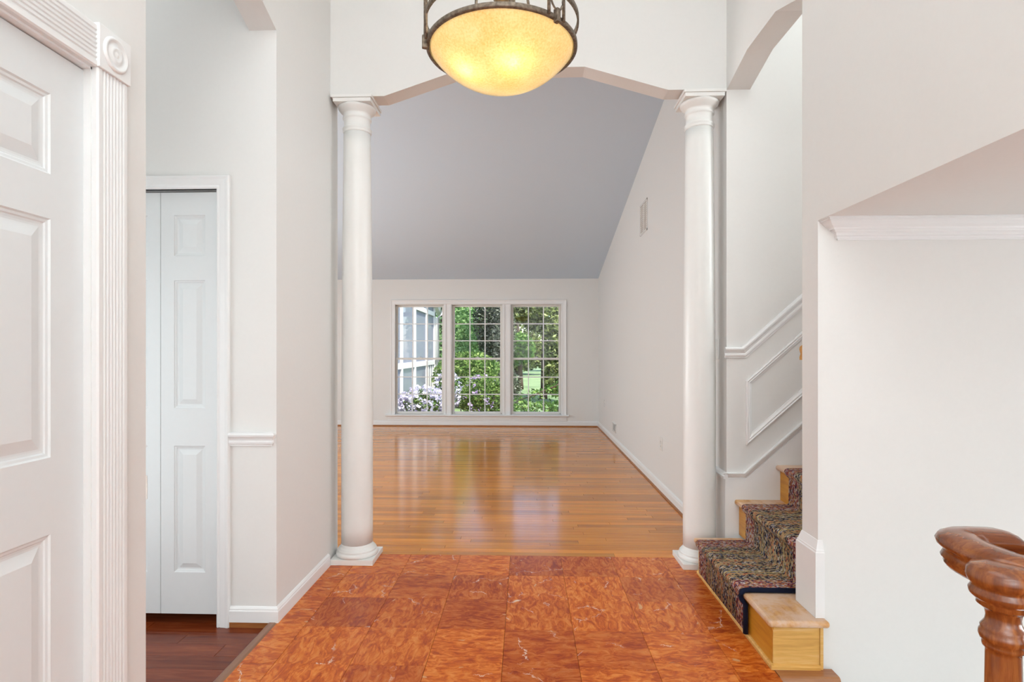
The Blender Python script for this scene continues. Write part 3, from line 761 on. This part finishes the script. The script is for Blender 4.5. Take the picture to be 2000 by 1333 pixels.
# first step: box with return nosing at its near end
t1 = MB().prism([(.935, 2.19), (1.166, 2.19), (1.166, YP0-.001), (XR-.001, YP0-.001), (XR-.001, YP1+.001), (1.206, YP1+.001), (1.206, 3.172), (.935, 3.172)], 'z', .171, .197)
o = t1.build('tread', 'worn', st, origin=so_)
bv = o.modifiers.new('bevel', 'BEVEL'); bv.width = .011; bv.segments = 3; bv.limit_method = 'ANGLE'
MB().box(.96, .975, 2.224, 3.155, 0, .171).build('riser', 'stair_riser', st, origin=so_)
MB().box(.961, 1.138, 2.218, 2.232, 0, .171).build('end_panel', 'stair_end', st, origin=so_)
MB().box(1.139, 1.1505, 2.214, 2.239, 0, .171).build('corner_strip', 'stair_end', st, origin=so_)
MB().box(.975, 1.14, 3.13, 3.155, 0, .171).build('end_panel', 'stair_end', st, origin=so_)
MB().prism([(.961, .001), (.950, .001), (.950, .012), (.954, .018), (.961, .020)], 'y', 2.210, 3.158).build('shoe_moulding', 'stair_end', st, origin=so_)
MB().prism([(2.219, .001), (2.208, .001), (2.208, .012), (2.212, .018), (2.219, .020)], 'x', .9505, 1.138).build('shoe_moulding', 'stair_end', st, origin=so_)
MB().prism([(.960, .171), (.951, .171), (.953, .162), (.960, .155)], 'y', 2.21, 3.16).build('cove', 'stair_riser', st, origin=so_)
for k in range(1, 9):
    z_ = R_*(k+1); x0 = NX[k]; x1 = NX[k+1]+.03 if k < 8 else x0+.9
    mb = MB(); nose(x0, x1, z_, YP1+.001, YH0-.013, mb); mb.build('tread', 'worn', st, origin=so_)
    MB().box(x0+.025, x0+.04, YP1+.001, YH0-.013, z_-R_, z_-.026).build('riser', 'stair_riser', st, origin=so_)

# ------------------------------------------------------------------ carpet runner
def runner():
    pts = []
    th = .008
    for k in range(8):
        x, z = NX[k], R_*(k+1)
        zb = .022 if k == 0 else R_*k+th
        rx = (x+.025-th) if k else .948
        if k == 0: pts.append((.948, zb))
        pts += [(rx, z-.05), (x-th*.6, z-.024), (x-th, z-.013), (x-th*.7, z-.002), (x+.004, z+th*.8), (x+.02, z+th)]
        nx = NX[k+1]+.025-th
        pts += [(nx-.012, z+th), (nx-.002, z+th+.006)]
    return pts
pts = runner()
Y0, Y1 = 2.452, 3.107
arc = [0]
for a, c in zip(pts[:-1], pts[1:]): arc.append(arc[-1]+math.hypot(c[0]-a[0], c[1]-a[1]))
mb = MB(); n = len(pts); nv = 2
norms = []
for k in range(n):
    a, c = pts[max(k-1, 0)], pts[min(k+1, n-1)]; dx, dz = c[0]-a[0], c[1]-a[1]; l = math.hypot(dx, dz); norms.append((dz/l, -dx/l))
for k, (x, z) in enumerate(pts): mb.v += [(x, Y0, z), (x, Y1, z)]
for k, (x, z) in enumerate(pts):
    nx, nz = norms[k]; mb.v += [(x+nx*.006, Y0, z+nz*.006), (x+nx*.006, Y1, z+nz*.006)]
B = 2*n
for k in range(n-1):
    mb.f.append((2*k, 2*k+1, 2*k+3, 2*k+2)); mb.f.append((B+2*k, B+2*k+2, B+2*k+3, B+2*k+1))
    mb.f.append((2*k, 2*k+2, B+2*k+2, B+2*k)); mb.f.append((2*k+1, B+2*k+1, B+2*k+3, 2*k+3)); mb.sm += [True, True, False, False]
mb.f.append((0, B, B+1, 1)); mb.f.append((2*n-2, 2*n-1, B+2*n-1, B+2*n-2)); mb.sm += [False, False]
rt = thing('stair_runner', (.95, 2.78, 0), 'multicoloured braided carpet runner with navy binding laid over the oak stairs', 'carpet')
ro = mb.build('runner', 'carpet', rt, origin=(.95, 2.78, 0))
uvl = ro.data.uv_layers.new(name='UVMap')
for lp in ro.data.loops:
    vi = lp.vertex_index % B; uvl.data[lp.index].uv = (arc[vi//2], 0 if vi % 2 == 0 else .655)
nb = [(x-nx*.004, Y0-.002, z-nz*.004) for (x, z), (nx, nz) in zip(pts, norms)]
nb2 = MB().tube([(p[0], Y0-.003, p[2]+0) for p in nb], .0105, 10)
bd = nb2.build('binding', 'navy', rt, origin=(.95, 2.78, 0))
bd['label'] = 'navy blue edge binding'

# wall handrail inside the stairwell, mounted on the back of the pier
hr = thing('stair_handrail', (1.185, 2.44, 1.2), 'honey oak wall handrail just showing behind the stair pier', 'handrail')
HP = [(-.028, 0), (-.030, .012), (-.020, .026), (-.026, .036), (-.031, .046), (-.027, .056), (-.012, .062), (.012, .062), (.027, .056), (.031, .046), (.026, .036), (.020, .026), (.030, .012), (.028, 0)]
o = MB()
for k, dx in enumerate((0, 2.2)):
    o.v += [(1.184+dx, 2.445+a, 1.197+b_+dx*.86) for a, b_ in HP]
m_ = len(HP)
for j in range(m_): q = (j+1) % m_; o.f.append((j, q, m_+q, m_+j)); o.sm.append(False)
o.f += [tuple(range(m_)), tuple(range(2*m_-1, m_-1, -1))]; o.sm += [False, False]
o.build('rail', 'stair_riser', hr, origin=(1.185, 2.44, 1.2))
for dx in (.35, 1.5):
    MB().tube([(1.184+dx, YP1, 1.12+dx*.86), (1.184+dx, 2.42, 1.12+dx*.86), (1.184+dx, 2.445, 1.20+dx*.86)], .007, 8).build('bracket', 'gray_metal', hr, origin=(1.185, 2.44, 1.2))

# ------------------------------------------------------------------ banister in the foreground
bn = thing('banister', (.69, .84, 0), 'dark reddish wooden banister with turned newel at the lower right', 'banister')
bo = (.69, .84, 0)
RP = [(-.018, -.046), (-.022, -.040), (-.021, -.034), (-.026, -.030), (-.022, -.022), (-.024, -.015), (-.031, -.010), (-.033, -.004), (-.029, .004), (-.018, .010), (0, .012), (.018, .010), (.029, .004), (.033, -.004), (.031, -.010), (.024, -.015), (.022, -.022), (.026, -.030), (.021, -.034), (.022, -.040), (.018, -.046)]
RZ = .922
def bez(p0, p1, p2, n=6): return [tuple((1-t)**2*np.array(p0)+2*t*(1-t)*np.array(p1)+t*t*np.array(p2)) for t in [k/n for k in range(n+1)]]
rp = [(1.5, .835, RZ), (.77, .838, RZ)] + bez((.750, .838, RZ), (.720, .838, RZ), (.712, .862, RZ+.002), 5) + bez((.706, .892, RZ+.003), (.700, .952, RZ+.006), (.726, .958, RZ+.006), 7) + [(.745, .960, RZ+.006), (.780, .960, RZ+.005)] + bez((.790, .960, RZ+.004), (.818, .960, RZ+.002), (.826, .960, RZ-.05), 5) + [(.87, .960, RZ-.17), (1.5, .960, RZ-.86)]
rr = MB().sweep(rp, RP, (0, 0, 1), smooth=True); rr.build('handrail', 'rail', bn, origin=bo)
nw = [(.0215, -.06), (.0215, .72), (.0205, .80), (.0205, .806), (.024, .808), (.0245, .812), (.0235, .816), (.027, .819), (.0285, .824), (.028, .829), (.0255, .833), (.0265, .836), (.0245, .839), (.021, .845), (.020, .852), (.0215, .861), (.027, .866), (.031, .869), (.030, .873), (.034, .877), (.039, .882), (.040, .888), (.037, .893), (.037, .897), (.041, .901), (.043, .908), (.042, .917), (.037, .924), (.02, .928), (0, .928)]
MB().lathe(nw, (.686, .832, 0), 40).build('newel', 'newel', bn, origin=bo)
MB().box(.642, .710, .798, .866, 0, .05).build('newel_base', 'newel', bn, origin=bo)

# ------------------------------------------------------------------ pendant lamp
LX, LY, LZ = -.080, 1.90, 2.252
lo = (LX, LY, LZ)
lp = thing('pendant_lamp', lo, 'bronze pendant lamp with lit amber glass bowl hanging above the foyer', 'lamp')
Rb, hb = .244, .127; Rs = (Rb*Rb+hb*hb)/(2*hb)
prof = []
for k in range(21):
    a = math.asin(Rb/Rs)*k/20; prof.append((Rs*math.sin(a), -hb+Rs*(1-math.cos(a))))
prof2 = prof + [(Rb-.004, .002)] + [(max(r_-.004, 0), z_+.004) for r_, z_ in reversed(prof[:-1])]
MB().lathe(prof2, lo, 72, cap=False).build('glass_bowl', 'amber', lp, origin=lo)
MB().lathe([(.243, -.006), (.252, -.006), (.254, -.003), (.254, .007), (.252, .009), (.245, .009), (.243, .006), (.243, -.006)], lo, 72, cap=False).build('rim', 'bronze', lp, origin=lo)
R2, Z2 = .256, .085
MB().lathe([(R2-.003, Z2-.010), (R2+.003, Z2-.010), (R2+.003, Z2+.010), (R2-.003, Z2+.010), (R2-.003, Z2-.010)], lo, 72, cap=False).build('upper_ring', 'bronze', lp, origin=lo)
ang0 = math.radians(-90+43)
for g in range(3):
    a = ang0-g*2*math.pi/3
    for s in (-1, 1):
        aa = a+s*.125; cx, cy = LX+.257*math.cos(aa), LY+.257*math.sin(aa)
        MB().tube([(cx, cy, LZ-.004), (cx, cy, LZ+.20), (LX+.2*math.cos(aa), LY+.2*math.sin(aa), LZ+.33), (LX+.03*math.cos(aa), LY+.03*math.sin(aa), LZ+.62)], .0055, 8).build('post', 'bronze', lp, origin=lo)
    ov = MB(); P_ = []
    for k in range(25):
        th = 2*math.pi*k/24; aa = a+.105*math.cos(th); P_.append((LX+.258*math.cos(aa), LY+.258*math.sin(aa), LZ+.062+.044*math.sin(th)))
    ov.tube(P_, .0035, 6).build('oval', 'bronze', lp, origin=lo)
    br = MB().box(-.009, .009, -.008, .008, -.020, .022).build('bracket', 'bronze', lp, bevel=.003)
    br.location = (.258*math.cos(a), .258*math.sin(a), 0); br.rotation_euler[2] = a
MB().tube([(LX, LY, LZ+.17), (LX, LY, ZC-.02)], .008, 10).build('stem', 'bronze', lp, origin=lo)
MB().lathe([(0, .16), (.02, .16), (.03, .175), (.03, .20), (.012, .22), (0, .22)], lo, 24, cap=False).build('hub', 'bronze', lp, origin=lo)
MB().lathe([(0, ZC-LZ-.05), (.05, ZC-LZ-.04), (.065, ZC-LZ-.01), (.065, ZC-LZ)], lo, 32).build('canopy', 'bronze', lp, origin=lo)
for k, (dx, dy) in enumerate([(.040, -.096), (-.103, -.049), (.06, .12)]):
    p0 = (LX+dx*.2, LY+dy*.2, LZ+.18); p1 = (LX+dx*.85, LY+dy*.85, LZ+.05)
    MB().tube([p0, (LX+dx*.8, LY+dy*.8, LZ+.16), p1], .006, 8).build('socket_arm', 'bronze', lp, origin=lo)
    bl = MB().lathe([(.012, .05), (.014, .03), (.026, .0), (.029, -.018), (.022, -.038), (0, -.047)], (LX+dx*.9, LY+dy*.9, LZ), 16, cap=False).build('bulb', 'bulb', lp, origin=lo)
    d = bpy.data.lights.new('bulb_light', 'POINT'); d.energy = .62; d.color = (1, .94, .84); d.shadow_soft_size = .02
    q = bpy.data.objects.new('bulb_light', d); COL.objects.link(q); q.parent = lp; q.location = (dx*1.04, dy*1.04, -.075)

# ------------------------------------------------------------------ garden
def leaves(name, m, parent, centers, size, asp=.5, origin=(0, 0, 0), tone=None, up=.0):
    n = len(centers); C = np.array(centers, float)-np.array(origin)
    d = rng.normal(size=(n, 3)); d[:, 2] *= .7; d /= np.linalg.norm(d, axis=1)[:, None]
    e = rng.normal(size=(n, 3)); e = np.cross(d, e); e /= np.linalg.norm(e, axis=1)[:, None]
    s = size*rng.uniform(.6, 1.25, n)[:, None]
    nn = np.cross(d, e)
    v = np.stack([C-d*s, C+e*s*asp+nn*s*.12, C+d*s, C-e*s*asp+nn*s*.12], 1).reshape(-1, 3)
    me = bpy.data.meshes.new(name); me.vertices.add(4*n); me.vertices.foreach_set('co', v.ravel())
    me.loops.add(4*n); me.loops.foreach_set('vertex_index', np.arange(4*n))
    me.polygons.add(n); me.polygons.foreach_set('loop_start', np.arange(0, 4*n, 4)); me.polygons.foreach_set('loop_total', np.full(n, 4))
    at = me.attributes.new('tone', 'FLOAT', 'FACE')
    at.data.foreach_set('value', (rng.random(n) if tone is None else np.clip(tone, 0, 1)).astype(np.float32))
    me.update(calc_edges=True); me.validate()
    me.materials.append(M[m]); o = bpy.data.objects.new(name, me); COL.objects.link(o); o.parent = parent
    return o
def blob(n, c, r, shell=.55, flat=1):
    d = rng.normal(size=(n, 3)); d /= np.linalg.norm(d, axis=1)[:, None]
    k = shell+(1-shell)*rng.random(n)**.6
    return np.array(c)+d*k[:, None]*np.array(r)
GZ = -.25
lawn = struct(MB().box(-30, 30, YB+.16, 70, GZ-.1, GZ).build('lawn', 'lawn'))
bed = struct(MB().prism([(-2.55, YB+.3), (1.6, YB+.3), (1.2, 11.4), (-.2, 12.7), (-2.3, 12.4)], 'z', GZ, GZ+.05).build('trim_garden_bed', 'mulch'))
# screened porch on the left
PX = -2.6
po = thing('screened_porch', (PX, 13.6, GZ), 'white framed screened porch seen through the left window', 'porch'); pp = (PX, 13.6, GZ)
posts = [(10.4, .10), (11.85, .09), (13.27, .11), (14.87, .09), (16.15, .12)]
for y, w in posts: MB().box(PX-.10, PX, y-w/2, y+w/2, GZ, 3.2).build('post', 'porch', po, origin=pp)
for (ya, _), (yb, _2) in zip(posts[:-1], posts[1:]):
    hi = yb > 15
    MB().box(PX-.08, PX-.01, ya, yb, .86, .98).build('rail', 'porch', po, origin=pp)
    MB().box(PX-.08, PX-.01, ya, yb, -.05, .08).build('rail', 'porch', po, origin=pp)
    if ya > 13: MB().box(PX-.08, PX-.01, ya, yb, 2.24, 2.36).build('rail', 'porch', po, origin=pp)
    MB().box(PX-.05, PX-.048, ya, yb, GZ, 3.1).build('screen', 'screen', po, origin=pp)
# far face turning the corner, balusters and gable trim
MB().box(PX-3.5, PX, 16.1, 16.2, .86, .98).box(PX-3.5, PX, 16.1, 16.2, 2.24, 2.36).build('far_rail', 'porch', po, origin=pp)
for yb in (15.2, 15.52, 15.84): MB().box(PX-.06, PX-.02, yb-.025, yb+.025, GZ, .86).build('baluster', 'porch', po, origin=pp)
MB().box(PX-3.6, PX-3.5, 10.4, 16.2, GZ, 3.2).build('back_wall', 'porch_in', po, origin=pp)
MB().box(PX-3.5, PX, 10.4, 16.2, GZ, GZ+.15).build('porch_floor', 'porch_in', po, origin=pp)
MB().box(PX-3.5, PX+.0, 10.3, 16.3, 3.2, 3.3).build('porch_ceiling', 'porch_in', po, origin=pp)
MB().prism([(13.9, 3.05), (14.6, 2.94), (15.4, 2.72), (16.25, 2.42), (16.6, 2.30), (16.6, 2.56), (15.4, 3.0), (13.9, 3.3)], 'x', PX-.02, PX+.10).build('gable_trim', 'porch', po, origin=pp)
MB().tube([(PX+.16, 16.55, 2.62), (PX+.20, 16.5, 2.50), (PX+.18, 16.35, 2.36), (PX+.05, 16.25, 2.18), (PX+.05, 16.25, GZ)], .055, 10).build('downspout', 'porch', po, origin=pp)
MB().prism([(10.2, 3.3), (13.9, 3.3), (16.7, 2.58), (16.7, 2.68), (13.9, 3.45), (10.2, 3.45)], 'x', PX-3.7, PX+.3).build('roof', 'roof', po, origin=pp)
# shrubs
def shrub(name, c, r, n, m, size, label, cat='shrub', petals=None, group=None, stems=7):
    t = thing(name, (c[0], c[1], GZ), label, cat, group); o = (c[0], c[1], GZ)
    P = blob(n, c, r, .35)
    P = P[P[:, 2] > GZ+.02]
    leaves('foliage', m, t, P, size, .5, o)
    if petals:
        pm, pn, ps = petals
        # flowers: clusters of five petals on the outer shell
        Cn = blob(pn, c, np.array(r)*1.03, .9); Cn = Cn[(Cn[:, 2] > GZ+.15)]
        Cn = np.repeat(Cn, 6, 0)+rng.normal(size=(len(Cn)*6, 3))*ps*.75
        leaves('blossoms', pm, t, Cn, ps, .75, o)
    s = MB()
    for k in range(stems):
        a = 2*math.pi*k/stems+.3; e = (c[0]+r[0]*.6*math.cos(a), c[1]+r[1]*.6*math.sin(a), c[2]+r[2]*.4)
        s.tube([(c[0]+.05*math.cos(a), c[1]+.05*math.sin(a), GZ), ((c[0]+e[0])/2, (c[1]+e[1])/2, c[2]-.1), e], [.014, .010, .005], 5)
    s.build('stems', 'twig', t, origin=o)
    return t
shrub('flowering_azalea', (-2.06, 11.2, .18), (.46, .38, .33), 1500, 'leaf_mid', .035, 'white blossoming azalea below the left window', petals=('petal_white', 330, .035))
shrub('flowering_azalea', (-1.66, 11.95, .40), (.26, .22, .42), 700, 'leaf_mid', .035, 'taller white azalea at the right edge of the left window', petals=('petal_white', 120, .035))
shrub('flowering_azalea', (-.90, 12.3, .22), (.60, .45, .50), 4500, 'leaf_bright', .035, 'green azalea with sparse lavender blossoms below the middle window', petals=('petal_lav', 75, .032))
shrub('garden_shrub', (-1.50, 15.0, .52), (.98, .8, .72), 7000, 'leaf_bright', .055, 'bright yellow-green shrub behind the lavender azalea')
shrub('garden_shrub', (-.42, 13.6, .30), (.34, .4, .55), 2200, 'leaf_dark', .04, 'dark small-leaved shrub at the right side of the middle window')
shrub('garden_shrub', (.35, 11.6, .02), (.75, .35, .20), 700, 'leaf_mid', .05, 'low broad-leaved shrub below the right window')
def tree(name, base, h, crown, n, m, size, label, tr=.12, branches=5, lean=(0, 0), group=None):
    t = thing(name, base, label, 'tree', group); o = base
    top = (base[0]+lean[0], base[1]+lean[1], base[2]+h)
    mb = MB(); mid = (base[0]+lean[0]*.4+.03, base[1]+lean[1]*.4, base[2]+h*.5)
    mb.tube([base, (base[0]+.01, base[1], base[2]+.3), mid, top], [tr*1.35, tr, tr*.75, tr*.3], 10)
    mb.build('trunk', 'bark', t, origin=o)
    for k in range(branches):
        a = 2*math.pi*k/branches+.5; f = .45+.5*k/branches
        s = (base[0]+lean[0]*f, base[1]+lean[1]*f, base[2]+h*f); L_ = crown[0][1][0]*.9
        e = (s[0]+L_*math.cos(a), s[1]+L_*.8*math.sin(a), s[2]+.35*h*(1-f)+.15)
        MB().tube([s, ((s[0]+e[0])/2, (s[1]+e[1])/2, (s[2]+e[2])/2+.12), e], [tr*.4, tr*.25, tr*.08], 6).build('branch', 'bark', t, origin=o)
    P = np.concatenate([blob(int(n*w), c, r, .45) for c, r, w in crown])
    leaves('foliage', m, t, P, size, .5, o)
    return t
tree('evergreen_tree', (-2.75, 18.6, GZ), 5.5, [((-2.75, 18.6, 2.2), (1.25, 1.0, 2.6), .8), ((-1.9, 18.2, 1.4), (.8, .7, 1.4), .2)], 15000, 'leaf_ever', .07, 'bright green evergreen behind the porch and middle window')
tree('dark_evergreen_tree', (-.85, 16.6, GZ), 5, [((-.95, 16.6, 2.5), (.62, .6, 1.7), .6), ((-.72, 16.3, 1.6), (.45, .5, 1.3), .4)], 12000, 'leaf_dark', .055, 'dark grey-green evergreen at the right of the middle window')
tree('leafy_tree', (.56, 17.6, GZ), 4.6, [((.70, 17.3, 2.45), (.95, .8, .75), .45), ((.98, 16.4, 1.4), (.5, .5, .9), .3), ((-.1, 16.9, 2.55), (.6, .6, .45), .14), ((.95, 16.2, .5), (.46, .4, .6), .16)], 6500, 'leaf_olive', .085, 'leafy tree with a dark trunk filling the right window', tr=.10, branches=7)
tree('young_tree', (-.20, 22.0, GZ), 3.2, [((-.35, 22, 1.35), (.75, .7, .65), 1)], 3200, 'leaf_mid', .09, 'small tree with leaning trunk far behind the right window', tr=.10, branches=4, lean=(-.15, 0))
# low sagging branch close to the right window
lb = thing('sagging_branch', (1.9, 12.4, 1.0), 'low leafy tree branch sagging across the bottom of the right window', 'branch')
lbo = (1.9, 12.4, 1.0)
MB().tube([(1.9, 12.4, 1.0), (1.25, 12.3, .72), (.7, 12.2, .50), (.2, 12.1, .30), (-.2, 12.05, .16)], [.035, .03, .022, .014, .006], 7).build('bough', 'bark', lb, origin=lbo)
P = []
for k in range(420):
    f = rng.random(); x = 1.7-2.0*f; P.append((x+rng.normal()*.12, 12.2+rng.normal()*.15, .88-.75*f-abs(rng.normal())*.16+.05))
leaves('foliage', 'leaf_mid', lb, P, .055, .5, lbo)
# far tree line
far = []
for i, (x, y, h, r, m, lab) in enumerate([
    (-8.5, 26, 7, 2.4, 'leaf_mid', 'tall mid-green tree far beyond the porch'),
    (-4.0, 30, 7, 2.2, 'leaf_ever', 'tall bright green tree beyond the evergreens'),
    (-.6, 36, 7.5, 2.0, 'leaf_olive', 'yellow-green tree on the far edge of the lawn'),
    (3.6, 41, 8, 2.2, 'leaf_bright', 'sunlit pale green tree on the far edge of the lawn'),
    (5.2, 31, 8, 2.2, 'leaf_olive', 'tall olive tree on the far right of the lawn'),
    (10.5, 29, 8, 2.6, 'leaf_mid', 'tall mid-green tree beyond the right wall')]):
    tree('distant_tree', (x, y, GZ), h, [((x, y, h*.45), (r, r*.8, h*.42), .6), ((x+.5, y-.5, 1.2), (r*.9, r*.6, 1.2), .4)], 6500, m, .15, lab, tr=.16, branches=5)
